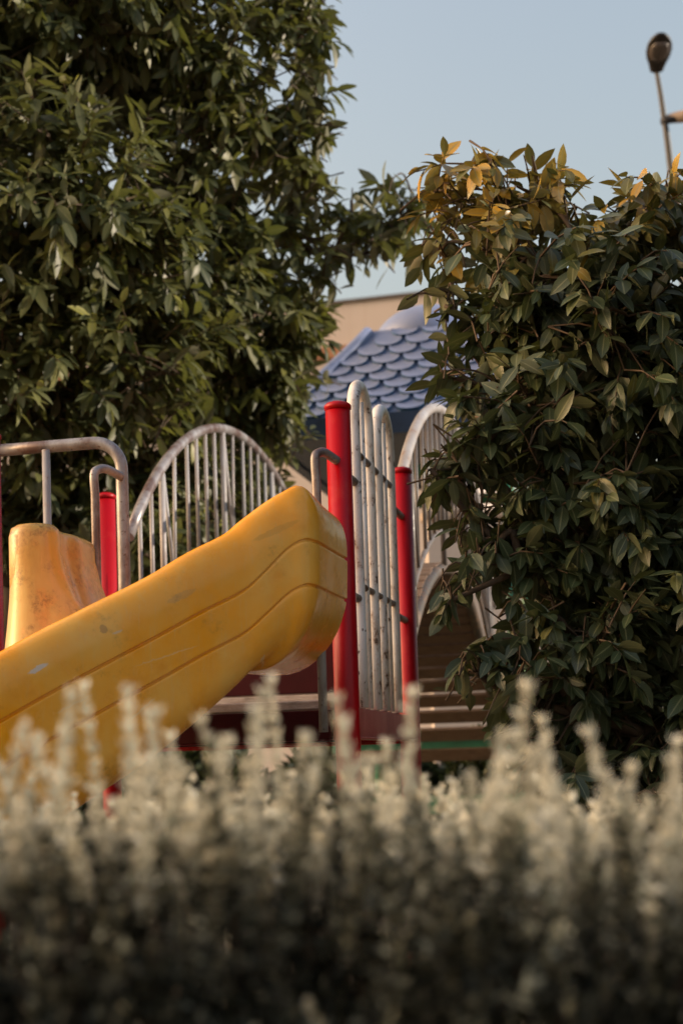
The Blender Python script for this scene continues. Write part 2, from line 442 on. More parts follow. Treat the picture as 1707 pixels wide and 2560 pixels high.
for z, a_, b_ in ((2.055, 0.03, 0.275), (1.61, 0.03, 0.275), (2.09, 1.02, 1.30), (1.62, 1.02, 1.30)):
    m = MB(); m.tube([on(a_) + UP * z - EX * 0.0, on(b_) + UP * z], 0.016, 12); m.build('stub', RUST, panel)

# front guard rail left of the slide
fr = lambda px, py: P(px, py, 5.30)
LEG = P(318, 1714, 5.305); LEG.z = 0
gl = bpy.data.objects.new('guard_rail', None); COL.objects.link(gl); gl.parent = plat
zr = P(220, 1108, 5.33).z
A0 = Vector((LEG.x, LEG.y, 0))
U4 = (P4 - A0); U4.z = 0; U4.normalize()
R0 = 0.11
pts = [A0 + UP * 1.2, A0 + UP * 1.6, A0 + UP * (zr - R0 - .05)]
for k in range(0, 9):
    a = math.pi / 2 * k / 8
    pts.append(A0 + U4 * (R0 - R0 * math.cos(a)) + UP * (zr - R0 + R0 * math.sin(a)))
pts += [A0 + U4 * .3 + UP * zr, P4 - U4 * 0.03 + UP * (zr + .0)]
m = MB(); m.tube(pts, 0.0235, 18); m.build('top_rail', BARE, gl)
B = P(128, 1714, 5.345); B.z = 0
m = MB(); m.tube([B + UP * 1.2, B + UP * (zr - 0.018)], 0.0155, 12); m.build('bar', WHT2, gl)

def handle(a, bpx, bpy_, d, zb, mat):
    """grab handle: from point a out towards the viewer and down"""
    v = P(bpx, bpy_, d); top = v.z
    p = Vector((v.x, v.y, 0))
    pts = cr([a, a.lerp(v, 0.55) + UP * 0.012, v + (a - v) * 0.16 + UP * 0.002, v - UP * 0.022 - (a - v) * 0.02, p + UP * (top - 0.09)], 6) + [p + UP * ((top + zb) / 2), p + UP * zb]
    m = MB(); m.tube(pts, 0.0165, 14); return m.build('grab_handle', mat, plat)
handle(P(842, 1152, 5.07), 788, 1130, 4.985, 1.10, BARE)
handle(P(304, 1192, 5.28), 237, 1172, 5.17, 1.20, BARE)

# ------------------------------------------------------------------ slide
slide = thing('slide', (-1.0, 4.4, 0), 'faded yellow plastic slide curving down from the platform to the left', 'slide')
def base(px, d):
    v = P(px, 1714, d); return Vector((v.x, v.y))
# outer wall: (x, y, z of rim, z of floor)
O = []
e0 = base(878, 4.97); O.append((e0, P(878, 1283, 4.97).z, 1.355))
e1 = base(846, 4.78); O.append((e1, 1.874, 1.355))
e2 = base(818, 4.62); O.append((e2, 1.888, 1.352))
e3 = base(800, 4.545); O.append((e3, 1.893, 1.350))
e4 = base(772, 4.51); O.append((e4, 1.872, 1.345))
for px, d, yt, yb in ((715, 4.49, 1254, 1665), (650, 4.45, 1300, 1700), (600, 4.42, 1338, 1740), (500, 4.35, 1386, 1826), (385, 4.27, 1446, 1908), (250, 4.18, 1514, 2000), (120, 4.09, 1580, 2090), (0, 4.01, 1645, 2180), (-150, 3.91, 1728, 2290), (-320, 3.80, 1815, 2400), (-500, 3.68, 1915, 2490), (-700, 3.56, 2020, 2560), (-900, 3.45, 2095, 2590)):
    lx = px + (1714 - 1500) * 0.0
    b_ = base(px + (yt - 1714) * -0.0314 * -1 * -1, d)      # plumb line under the rim
    O.append((b_, P(px, yt, d).z + 0.012, P(px, yb, d).z + 0.055))
INN = [(base(262, 5.13)), base(246, 5.02), base(205, 4.93), base(165, 4.90), base(140, 4.885)]
bdir = (O[-4][0] - O[6][0]).normalized(); nrm = Vector((bdir.y, -bdir.x))
if nrm.y < 0: nrm = -nrm
rings = []
n_st = len(O)
def prof(w, zr_, zf, zi, rnd_):
    H = zr_ - zf
    g1 = zr_ - 0.345 * H; g2 = zr_ - 0.64 * H
    sl = min(1, max(0, (1.864 - zr_) / .10)); up_ = max(0, zr_ - 1.86)
    g1 = zr_ - up_ - .155 - .035 * sl; g2 = zr_ - up_ - .30 - .022 * sl
    L = [(0.06 + .035 * math.cos(R(x)), zr_ - .05 + .05 * math.sin(R(x))) for x in (8, 35, 62)]
    L += [(0.06 + .06 * math.cos(R(x)), zr_ - .125 + .125 * math.sin(R(x))) for x in (90, 103, 116, 129, 142, 155, 168, 179)]
    zb = zf - .05; rh = .10 + .15 * rnd_; rv = .13 + .20 * rnd_; zc = zb + rv
    def off(z): return rh * (1 - math.sqrt(max(0, 1 - (max(0, zc - z) / rv) ** 2)))
    for gz in (g1, g2):
        L += [(a_ + off(z_), z_) for a_, z_ in ((0.0, gz + .012), (0.0005, gz + .006), (0.009, gz + .003), (0.009, gz - .003), (0.001, gz - .007), (0.0, gz - .014))]
    z1_ = min(zc, g2 - .03); t0_ = math.asin(min(1, (zc - z1_) / rv))
    L += [(rh * (1 - math.cos(t)), zc - rv * math.sin(t)) for t in [t0_ + (math.pi / 2 - t0_) * k / 9 for k in range(9)]]
    L += [(rh + .03, zb),
         (w - .20, zf - .05 + .05 * rnd_), (w - .09, zf - .02 + .04 * rnd_), (w - .02, zf + .05 - .02 * rnd_), (w, zf + .12 - .07 * rnd_),
         (w, zi - .05), (w - .02, zi - .01), (w - .05, zi), (w - .08, zi - .015), (w - .095, zi - .06),
         (w - .11, zf + .17), (w - .17, zf + .05), (w - .26, zf + .008), (w / 2, zf), (.30, zf + .008), (.20, zf + .05), (.135, zf + .17), (.105, zr_ - .08)]
    return L
for i, (b_, zr_, zf) in enumerate(O):
    if i <= 4: inn = INN[i]
    else:
        t = min(1, (i - 4) / 5)
        tgt = b_ + nrm * 0.74
        inn = (INN[4] + Vector((-0.05, -0.05)) * (i - 4)).lerp(tgt, t) if t < 1 else tgt
        if t < 1: inn = Vector((min(inn.x, INN[4].x - 0.03 * (i - 4)), inn.y))
    a = (inn - b_); wdt = a.length; a.normalize()
    zi = zf + 0.10 if i <= 4 else min(zr_ - 0.16, zf + 0.32)
    rings.append([Vector((b_.x + a.x * u, b_.y + a.y * u, z)) for u, z in prof(wdt, zr_, zf, zi, (1, 1, .95, .8, .6, .35, .12)[i] if i < 7 else 0)])
# refine along the run
fine = []
for j in range(len(rings[0])):
    fine.append(cr([r[j] for r in rings], 5))
rings2 = [[fine[j][k] for j in range(len(fine))] for k in range(len(fine[0]))]
m = MB(); m.loft(rings2); ch = m.build('chute', YEL, slide)
ch.data.set_sharp_from_angle(angle=R(38)); wn = ch.modifiers.new('wn', 'WEIGHTED_NORMAL'); wn.keep_sharp = True

# tall inner side wall with its rounded end, standing on the left edge of the chute
wpl = [Vector((*base(246, 5.14), 0)), Vector((*base(230, 5.08), 0)), Vector((*base(205, 5.0), 0)), Vector((*base(176, 4.945), 0)), Vector((*base(163, 4.90), 0)), Vector((*base(152, 4.85), 0)), Vector((*base(122, 4.805), 0)), Vector((*base(80, 4.79), 0)), Vector((*base(44, 4.815), 0)), Vector((*base(33, 4.87), 0)), Vector((*base(48, 4.94), 0))]
wl = cr(wpl, 6)
wp = []
for i, p in enumerate(wl):
    t = (wl[min(i + 1, len(wl) - 1)] - wl[max(i - 1, 0)]).normalized()
    nn = Vector((t.y, -t.x, 0))
    if i < 3 and nn.x < 0: pass
    s_ = i / (len(wl) - 1)
    # normal must look into the chute (towards +x / viewer)
    nn = Vector((-t.y, t.x, 0))
    fl = 1.0 if s_ < .46 else max(0.10, 1 - (s_ - .46) / .16)              # flare of the foot, strongest near the crease
    zt = 1.825 + 0.020 * s_ if s_ < .42 else 1.842
    th = 0.055
    ring = []
    for a_, z in ((0.26 * fl + .02, 1.20), (0.235 * fl + .012, 1.36), (0.165 * fl + .008, 1.42), (0.10 * fl + .005, 1.50), (0.05 * fl + .002, 1.58), (0.018 * fl, 1.67), (0, 1.75), (0, zt - .035), (-.006, zt - .015), (-.018, zt - .003), (-.032, zt), (-th + .012, zt - .002), (-th, zt - .02), (-th, 1.5), (-th, 1.20)):
        q = p + nn * a_
        ring.append(Vector((q.x, q.y, z)))
    wp.append(ring)
m = MB(); m.loft(wp)
# lid closing the rounded end
m.build('side_wall', YEL2, slide)
cc = Vector((*base(88, 4.875), 0))
m = MB(); m.lathe(cc, [(0.078, 1.2), (0.078, 1.80), (0.07, 1.83), (0.05, 1.838), (0.004, 1.84)], 28); m.build('rounded_end', YEL2, slide)

# slide supports
m = MB(); q = O[12][0] + nrm * 0.37
m.tube([Vector((q.x, q.y, 0)), Vector((q.x, q.y, O[12][2] - 0.04))], 0.03, 14); m.build('support_leg', BROWNP, slide)

# ------------------------------------------------------------------ arched bridge
LEN, RISE = 4.15, 0.93
bridge = thing('arched_bridge', P2.lerp(P3, 0.5) + AX * LEN / 2, 'humpbacked wooden plank bridge with arched pipe railings leaving the platform', 'bridge')
Rb = (LEN ** 2 / 4 + RISE ** 2) / (2 * RISE)
def arch(s): return math.sqrt(max(0, Rb ** 2 - (s - LEN / 2) ** 2)) - (Rb - RISE)
BL = P(331, 1714, 6.84); BL.z = 0                      # left edge start
BR = P2 + AX * 0.10 - EX * 0.06
W_ = (BR - BL).dot(EX)
BL = BR - EX * W_ if False else BL
z0 = 1.205
m = MB(); n_pl = 36
for k in range(n_pl):
    s = 0.05 + (k + .5) * (LEN + .16) / n_pl
    sl_ = math.atan2(arch(s + .01) - arch(s - .01), .02)
    T = AX * math.cos(sl_) + UP * math.sin(sl_); N = -AX * math.sin(sl_) + UP * math.cos(sl_)
    c = BR - EX * (W_ / 2 - 0.05) + AX * s + UP * (z0 + arch(s))
    m.box(c, EX, T, N, W_ / 2 - 0.07 + rnd.uniform(-.006, .006), 0.0575, 0.017)
m.build('plank_deck', PLANK, bridge, bevel=0.005)
def arcpts(o0, dz, n=28, s0=0, s1=LEN):
    return [o0 + AX * (s0 + (s1 - s0) * k / n) + UP * (z0 + dz + arch(s0 + (s1 - s0) * k / n)) for k in range(n + 1)]
for oo in (BR - EX * 0.02, BL + EX * .02):
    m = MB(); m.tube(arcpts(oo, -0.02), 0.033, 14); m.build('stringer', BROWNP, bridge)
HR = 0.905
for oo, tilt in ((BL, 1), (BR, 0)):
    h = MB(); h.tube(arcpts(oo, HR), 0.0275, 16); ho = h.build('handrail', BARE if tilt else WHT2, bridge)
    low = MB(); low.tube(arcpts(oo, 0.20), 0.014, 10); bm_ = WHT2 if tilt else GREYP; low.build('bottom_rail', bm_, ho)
    s = 0.16
    k = 0
    while s < LEN - 0.1:
        zb = 0.20; zt = HR - 0.02
        m = MB()
        big = k % 5 == 2
        p0 = oo + AX * s + UP * (z0 + zb + arch(s) - (0.2 if big else 0)); p1 = oo + AX * s + UP * (z0 + zt + arch(s))
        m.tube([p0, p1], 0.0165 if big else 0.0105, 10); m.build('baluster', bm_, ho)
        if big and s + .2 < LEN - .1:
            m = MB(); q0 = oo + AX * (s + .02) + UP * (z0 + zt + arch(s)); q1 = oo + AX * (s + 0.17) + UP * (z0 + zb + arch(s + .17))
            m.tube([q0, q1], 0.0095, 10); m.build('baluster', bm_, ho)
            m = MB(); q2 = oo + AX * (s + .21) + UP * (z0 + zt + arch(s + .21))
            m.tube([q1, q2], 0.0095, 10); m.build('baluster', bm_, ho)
            s += 0.25
        s += 0.170; k += 1

# ------------------------------------------------------------------ far tower with blue roof
TC = P2.lerp(P3, 0.5) + AX * (LEN + 0.25 + 0.72) + EX * 0.11
tower = thing('roofed_tower', TC, 'far play tower under a blue scalloped plastic roof with domed cap', 'play tower')
zE = P(950, 1046, TC.y - 0.9).z; zD = P(1050, 822, TC.y - .35).z; HE, HD = 1.12, 0.42
for sx in (-1, 1):
    for sy in (-1, 1):
        m = MB(); q = TC + EX * .66 * sx + AX * .66 * sy; m.lathe(q, [(0.045, 0), (0.045, zE + .1)], 20); m.build('post', GREEN, tower)
m = MB(); m.box(TC + UP * 1.20, EX, AX, UP, .72, .72, .02); m.build('deck', PLANK, tower)
for sy in (-1, 1):
    m = MB(); m.box(TC + AX * .74 * sy + UP * 1.115, EX, AX, UP, .75, .018, .065); m.build('beam', GREEN, tower, bevel=.004)
    m = MB(); m.box(TC + AX * .74 * sy + UP * .62, EX, AX, UP, .75, .018, .05); m.build('beam', GREEN, tower, bevel=.004)
    m = MB(); m.box(TC + AX * .70 * sy + UP * (zE - .36), EX, AX, UP, .70, .02, .045); m.build('top_beam', GREEN, tower, bevel=.004)
for sx in (-1, 1):
    m = MB(); m.box(TC + EX * .72 * sx + UP * 1.115, EX, AX, UP, .018, .72, .065); m.build('beam', GREEN, tower, bevel=.004)
roof = bpy.data.objects.new('roof', None); COL.objects.link(roof); roof.parent = tower
def rp(u, v, t, lift=0.0):
    """point on a roof: u,v in [-1,1] square directions, t 0 eave .. 1 dome base"""
    h = HE + (HD - HE) * t; z = zE + (zD - zE) * (t * 0.86 + 0.14 * t * t)
    return TC + EX * u * h + AX * v * h + UP * (z + lift)
m = MB()
NT_ = 8
rr = [[rp(u, v, k / NT_) for u, v in ((-1, -1), (1, -1), (1, 1), (-1, 1))] for k in range(NT_ + 1)]
m.loft(rr, smooth=False); m.build('roof_shell', ROOF, roof)
m = MB()
rows = 10
for (fu, fv, du, dv) in ((0, -1, 1, 0), (1, 0, 0, 1), (0, 1, -1, 0), (-1, 0, 0, -1)):
    nout = (EX * fu + AX * fv)
    for r_ in range(rows):
        t0 = (r_ + 0.0) / rows; t1 = min(1.0, (r_ + 1.55) / rows)
        h0 = HE + (HD - HE) * t0
        sw = 0.25; n_ = int(2 * h0 / sw)
        for c_ in range(-n_, n_ + 1):
            xc = (c_ + (0.5 if r_ % 2 else 0)) * sw
            if abs(xc) > h0 - 0.13: continue
            def pt(x, t, lift):
                h = HE + (HD - HE) * t; z = zE + (zD - zE) * (t * 0.86 + 0.14 * t * t)
                return TC + nout * (h + lift * .75) + (EX * du + AX * dv) * x + UP * (z + lift * .65)
            top = []; bot = []; N_ = 10
            for q in range(N_ + 1):
                a = math.pi * q / N_
                x = -math.cos(a) * sw * 0.43; tt = t0 + (1 - math.sin(a) ** 0.8) * 0.75 / rows
                top.append(pt(xc + x, tt, 0.030)); bot.append(pt(xc + x, tt, 0.0))
            bk = [pt(xc - sw * .43 + sw * .86 * q / N_, t1, 0.004) for q in range(N_ + 1)]
            o0 = len(m.v); m.v += [tuple(v) for v in top + bot + bk + top]
            for q in range(N_):
                m.f.append((o0 + q, o0 + q + 1, o0 + 2 * (N_ + 1) + q + 1, o0 + 2 * (N_ + 1) + q)); m.sm.append(True)
                o3 = o0 + 3 * (N_ + 1); m.f.append((o0 + N_ + 1 + q, o0 + N_ + 2 + q, o3 + q + 1, o3 + q)); m.sm.append(False)
so_ = m.build('scale_tiles', ROOF, roof, recalc=False); so_.data.materials.append(LIP)
for p_ in so_.data.polygons:
    if not p_.use_smooth: p_.material_index = 1
for u, v in ((-1, -1), (1, -1), (1, 1), (-1, 1)):
    m = MB(); m.tube([rp(u, v, k / 8, -0.01) for k in range(9)], 0.055, 12); m.build('hip_ridge', ROOF, roof)
m = MB(); HD2 = HD * 1.10
m.lathe(TC, [(HD2, zD - .06)] + [(HD2 * math.cos(a), zD - .05 + 0.33 * math.sin(a)) for a in [R(x) for x in range(0, 88, 8)]], 40)
m.build('dome_cap', ROOF, roof)
m = MB(); m.loft([[TC + EX * u * h + AX * v * h + UP * z for u, v in ((-1, -1), (1, -1), (1, 1), (-1, 1))] for h, z in ((HE - .06, zE - .16), (HE + .03, zE - .16), (HE + .03, zE - .002))], caps=False, smooth=False)
m.build('eave_band', NAVY, roof)
m = MB(); m.box(TC + UP * (zE - .14), EX, AX, UP, HE - .03, HE - .03, .004); m.build('ceiling', NAVY, roof)

# ------------------------------------------------------------------ street lamp
def street_lamp():
    D = 18
    b_ = P(1712, 900, D); root = thing('street_lamp', (b_.x, b_.y, 0), 'tall dark street lamp with a curved pole above the right tree', 'street lamp')
    pts = [Vector((b_.x + .02, b_.y, 0)), Vector((b_.x + .01, b_.y, 3))] + [P(x, y, D) for x, y in ((1708, 700), (1690, 540), (1679, 450), (1667, 350), (1658, 290), (1650, 235), (1640, 178))]
    pts = cr(pts, 5)
    rr_ = [0.062 - 0.034 * k / (len(pts) - 1) for k in range(len(pts))]
    m = MB(); m.tube(pts, rr_, 12); m.build('pole', LAMPM, root)
    tip = pts[-1]
    fw = Vector((-0.08, -0.86, 0.36)).normalized(); sd = Vector((1, -.1, 0)); sd = (sd - fw * sd.dot(fw)).normalized(); un = sd.cross(fw)
    if un.z < 0: un = -un
    rings = []; lens = []
    for t, wx, h in ((0, .055, .05), (.03, .085, .07), (.2, .11, .085), (.38, .15, .10), (.55, .165, .10), (.7, .155, .085), (.84, .12, .065), (.93, .07, .04), (.97, .02, .012)):
        c = tip + fw * (t * 0.62 - .02) + un * .01
        rings.append([c + sd * wx * math.cos(2 * math.pi * k / 20) + un * (h if math.sin(2 * math.pi * k / 20) > 0 else h * .55) * math.sin(2 * math.pi * k / 20) for k in range(20)])
    m = MB(); m.loft(rings); m.build('lamp_head', LAMPM, root)
    m = MB()
    rings = []
    for t, wx in ((.36, .05), (.4, .10), (.55, .125), (.7, .115), (.80, .06)):
        c = tip + fw * (t * 0.62 - .02) - un * .032
        rings.append([c + sd * wx * math.cos(2 * math.pi * k / 16) + un * .032 * math.sin(2 * math.pi * k / 16) for k in range(16)])
    m.loft(rings); m.build('lens', GLASS, root)
    c = P(1661, 304, D); m = MB()
    m.tube([c - Vector((.05, 0, -.0)), c + Vector((.14, 0, .03))], 0.045, 12); m.build('bracket', LAMPM, root)
    c2 = P(1700, 292, D)
    rings = []
    for t, r_ in ((-.2, .02), (-.18, .055), (-.08, .075), (.05, .09), (.2, .08), (.3, .04), (.33, .01)):
        cc_ = c2 + Vector((t, -t * .3, 0))
        rings.append([cc_ + Vector((0, 1, 0)) * r_ * math.cos(2 * math.pi * k / 14) + UP * r_ * .9 * math.sin(2 * math.pi * k / 14) for k in range(14)])
    m = MB(); m.loft(rings); m.build('side_lamp', TANM, root)
street_lamp()

# ------------------------------------------------------------------ leaves
def unit(a): return a / np.maximum(1e-9, np.linalg.norm(a, axis=1, keepdims=True))
def leaf_mesh(name, mat, parent, base, dirs, nor, L, W, curl, tint, rows=((0, .03), (.10, .35), (.30, .86), (.52, 1.0), (.74, .74), (.90, .34), (1, .02)), fold=0.22):
    n = len(base); dirs = unit(dirs); nor = unit(nor - dirs * (nor * dirs).sum(1, keepdims=True)); side = np.cross(dirs, nor)
    T = np.array([r[0] for r in rows]); Wd = np.array([r[1] for r in rows]); k = len(rows)
    V = np.zeros((n, k, 3, 3), np.float32)
    for j in range(k):
        t = T[j]
        ctr = base + dirs * (L * (t - 0.12 * curl * t ** 2))[:, None] - nor * (L * curl * 0.5 * t ** 2)[:, None]
        hw = (W * 0.5 * Wd[j])[:, None]
        V[:, j, 1] = ctr
        V[:, j, 0] = ctr - side * hw + nor * hw * fold
        V[:, j, 2] = ctr + side * hw + nor * hw * fold
    vpl = k * 3
    fs = []
    for j in range(k - 1):
        for s_ in (0, 1):
            fs.append((j * 3 + s_, j * 3 + s_ + 1, (j + 1) * 3 + s_ + 1, (j + 1) * 3 + s_))
    fs = np.array(fs)
    F = (fs[None] + (np.arange(n) * vpl)[:, None, None]).reshape(-1, 4)
    off = world_loc(parent)
    co = V.reshape(-1, 3) - np.array([off.x, off.y, off.z], np.float32)
    me = bpy.data.meshes.new(name)
    me.vertices.add(len(co)); me.vertices.foreach_set('co', co.ravel().astype(np.float32))
    nf = len(F); me.loops.add(nf * 4); me.loops.foreach_set('vertex_index', F.ravel().astype(np.int32))
    me.polygons.add(nf); me.polygons.foreach_set('loop_start', np.arange(0, nf * 4, 4, dtype=np.int32))
    try: me.polygons.foreach_set('loop_total', np.full(nf, 4, np.int32))
    except Exception: pass
    me.polygons.foreach_set('use_smooth', np.ones(nf, bool))
    uvv = np.zeros((k, 3, 2), np.float32)
    for j in range(k):
        for s_ in range(3): uvv[j, s_] = (s_ / 2 if 0 < j < k - 1 else 0.5 + (s_ - 1) * .3, T[j])
    uvv = uvv.reshape(-1, 2)
    uvl = uvv[fs.ravel()]
    uvl = np.tile(uvl, (n, 1))
    me.uv_layers.new(name='UVMap'); me.uv_layers['UVMap'].data.foreach_set('uv', uvl.ravel())
    at = me.attributes.new('tint', 'FLOAT', 'POINT'); at.data.foreach_set('value', np.repeat(tint, vpl).astype(np.float32))
    me.update(calc_edges=True); me.validate()
    me.materials.append(mat)
    o = bpy.data.objects.new(name, me); COL.objects.link(o)
    if parent: o.parent = parent
    return o

def ell(px, py, d, rx, ry, rd):
    c = P(px, py, d); k = d / F_PX
    return (np.array(c), np.array((rx * k, rd, ry * k)))

def in_any(p, E):
    for c, r in E:
        if (((p - c) / r) ** 2).sum() < 1: return True
    return False

def tree(name, label, E, dens, base_xy, limb_r, leafmat, leaf, tintf, seed, trunk_top, group=None, reject=None):
    rg = np.random.default_rng(seed); rl = random.Random(seed)
    root = thing(name, (base_xy[0], base_xy[1], 0), label, 'tree')
    b0 = Vector((base_xy[0], base_xy[1], 0)); tt = Vector(trunk_top)
    m = MB()
    path = cr([b0, b0.lerp(tt, .35) + Vector((.05, .03, 0)), b0.lerp(tt, .7) + Vector((-.04, .05, 0)), tt], 5)
    m.tube(path, [limb_r * (1.25 - .55 * k / (len(path) - 1)) for k in range(len(path))], 14)
    m.build('trunk', BARK, root)
    m = MB(); limbs = []
    nodes = [(p, 0) for p in path[len(path) // 2:]]
    for c, r in sorted(E, key=lambda e: (Vector(e[0]) - tt).length):
        c = Vector(c); st, lv = min(nodes, key=lambda q: (q[0] - c).length + .25 * q[1])
        mid_ = st.lerp(c, .5) + Vector((rl.uniform(-.12, .12), rl.uniform(-.12, .12), rl.uniform(.0, .15)))
        pp = cr([st, mid_, c], 6); r0 = limb_r * (.5, .32, .22, .16, .12, .1, .1, .1)[min(lv, 7)]
        m.tube(pp, [r0 * (1 - .5 * k / (len(pp) - 1)) for k in range(len(pp))], 8)
        limbs += pp[3:]; nodes += [(q, lv + 1) for q in pp[6::3]]
        for _ in range(5):                                # side limbs through the crown
            q = Vector(c) + Vector([rl.uniform(-.8, .8) * x for x in r])
            s2 = pp[rl.randrange(5, len(pp))]
            p2 = cr([s2, s2.lerp(q, .5) + Vector((0, 0, rl.uniform(-.05, .12))), q], 4)
            m.tube(p2, [limb_r * (.06 - .035 * k / (len(p2) - 1)) for k in range(len(p2))], 6)
            limbs += p2[2:]
    m.build('limbs', BARK, root)
    LP = np.array([tuple(p) for p in limbs])
    tw = MB(); bs = []; ds = []; ns = []; Ls = []; Ws = []; cs = []; ts = []
    for c, r in E:
        vol = r[0] * r[1] * r[2] * 4.19
        for _ in range(int(vol * dens)):
            v = rg.normal(size=3); v /= np.linalg.norm(v); rad = rg.uniform(0.15, 1.0) ** 0.5
            p = c + v * r * rad
            if p[2] < 0.15: continue
            if reject is not None and reject(p): continue
            k = np.argmin(((LP - p) ** 2).sum(1)); inner = LP[k]
            out = p - inner; dist = np.linalg.norm(out)
            vv = v * (r / r.max())
            out = (out / max(dist, .01)) * .5 + vv * .7 + np.array((0, 0, leaf['lift'])) + rg.normal(size=3) * .25
            out /= np.linalg.norm(out)
            ln = rg.uniform(*leaf['twig'])
            a = p - out * ln
            # twig with a slight sag
            midp = a + out * ln * .5 + np.array((0, 0, .02))
            tw.tube([a, midp, p], [.0052, .0038, .0022], 4, caps=False)
            if dist < 0.8 and rg.random() < .5:
                tw.tube([inner, (inner + a) / 2 + np.array((0, 0, .02)), a], [.0055, .0045, .0038], 4, caps=False)
            n_l = rg.integers(leaf['n'][0], leaf['n'][1] + 1)
            e1 = np.cross(out, (0.1, 0.2, 1.0)); e1 /= np.linalg.norm(e1); e2 = np.cross(out, e1)
            ph = rg.uniform(0, 6.28)
            tcl = rg.normal() * leaf['cluster_var']
            for q in range(n_l):
                f = q / max(1, n_l - 1)
                pos = a + (p - a) * (leaf['start'] + (1 - leaf['start']) * f) + np.array((0, 0, .02 * math.sin(f * 3.1)))
                ph += 2.399
                radial = e1 * math.cos(ph) + e2 * math.sin(ph)
                d = radial * (leaf['spread'] * (1.15 - .55 * f)) + out * (.35 + .6 * f) + np.array((0, 0, -leaf['droop'] * rg.uniform(.5, 1.3))) + rg.normal(size=3) * .16
                d /= np.linalg.norm(d)
                nu = np.array((0, 0, 1.0)) * .8 + out * .7 + rg.normal(size=3) * .35
                L_ = rg.uniform(*leaf['L']) * (1 - .25 * (f > .85))
                bs.append(pos); ds.append(d); ns.append(nu); Ls.append(L_); Ws.append(L_ * rg.uniform(*leaf['asp'])); cs.append(rg.uniform(*leaf['curl']))
                ts.append(np.clip(tintf(pos, rg) + tcl, 0, 1))
    tw.build('twigs', TWIG, root, recalc=False)
    print(name, 'leaves', len(bs))
    leaf_mesh('crown', leafmat, root, np.array(bs), np.array(ds), np.array(ns), np.array(Ls), np.array(Ws), np.array(cs), np.array(ts), rows=leaf['rows'])
    return root

LEAF_A = m_leaf('dark_olive_leaf', [(0.0, (0.036, 0.050, 0.020)), (0.45, (0.10, 0.112, 0.046)), (0.75, (0.175, 0.178, 0.055)), (1.0, (0.24, 0.235, 0.04))], (0.25, 0.24, 0.17), (0.17, 0.17, 0.09), glow=(0.22, 0.25, 0.008), trans=0.28, rough=0.46)
LEAF_B = m_leaf('dark_green_leaf', [(0.0, (0.032, 0.044, 0.021)), (0.40, (0.055, 0.080, 0.037)), (0.62, (0.165, 0.135, 0.03)), (1.0, (0.52, 0.30, 0.035))], (0.09, 0.10, 0.055), (0.21, 0.22, 0.12), glow=(0.10, 0.13, 0.012), trans=0.17, rough=0.38, spots=0.5)

ROWS_A = ((0, .04), (.12, .42), (.35, .92), (.6, .95), (.85, .48), (1, .02))
ROWS_B = ((0, .04), (.08, .30), (.25, .82), (.48, 1.0), (.70, .82), (.88, .38), (1, .02))
EA = [ell(1035, 530, 9.4, 85, 75, .3), ell(955, 610, 9.4, 80, 60, .25), ell(640, 350, 9.2, 130, 120, .5), ell(740, 490, 9.3, 110, 80, .35), ell(770, 790, 9.7, 100, 100, .4), ell(730, 930, 9.8, 90, 110, .4), ell(705, 1040, 9.8, 85, 70, .35), ell(420, 1400, 9.0, 260, 160, .6), ell(480, 1240, 9.6, 220, 170, .6), ell(650, 1200, 10.8, 110, 120, .4), ell(120, 60, 8.7, 420, 330, 1.1), ell(520, 130, 9.0, 250, 250, .8), ell(760, 120, 9.2, 110, 170, .45), ell(740, -20, 9.2, 150, 110, .4), ell(800, 290, 9.2, 95, 100, .35),
      ell(130, 520, 8.5, 360, 330, 1.1), ell(480, 420, 9.1, 200, 170, .7), ell(640, 620, 9.4, 210, 150, .6), ell(740, 420, 9.3, 110, 120, .4),
      ell(880, 530, 9.4, 120, 75, .35), ell(980, 560, 9.4, 110, 85, .35), ell(830, 640, 9.4, 90, 80, .3), ell(420, 700, 9.0, 260, 220, .9),
      ell(180, 880, 8.8, 380, 270, 1.0), ell(600, 830, 9.7, 240, 190, .7), ell(560, 1010, 9.9, 230, 190, .7), ell(200, 1200, 9.4, 420, 280, .9), ell(560, 1280, 10.4, 240, 230, .6), ell(690, 1000, 10.2, 110, 120, .4),
      ell(-420, 300, 8.7, 420, 520, 1.3), ell(-420, 950, 8.8, 420, 450, 1.2), ell(100, -420, 9.0, 600, 330, 1.2), ell(560, -260, 9.2, 300, 230, .8)]
def plane_left(p):   # keep the crown off the bridge: reject points right of the left railing plane
    q = Vector(p) - BL
    return q.dot(EX) > -0.12 and p[2] < 3.08 and p[1] < 11.2
tree('olive_leaved_tree', 'large dense tree with narrow olive leaves filling the left side behind the platform', EA, 92, (-2.3, 9.6), 0.15, LEAF_A,
     dict(lift=.05, twig=(.22, .42), n=(9, 13), start=.15, spread=.75, droop=.55, L=(.14, .215), asp=(.26, .36), curl=(.05, .5), cluster_var=.10, rows=ROWS_A),
     lambda p, rg: rg.beta(2, 2.4) * .8 + (.3 if rg.random() < .12 else 0) , 3, (-2.1, 9.3, 2.2), reject=plane_left)
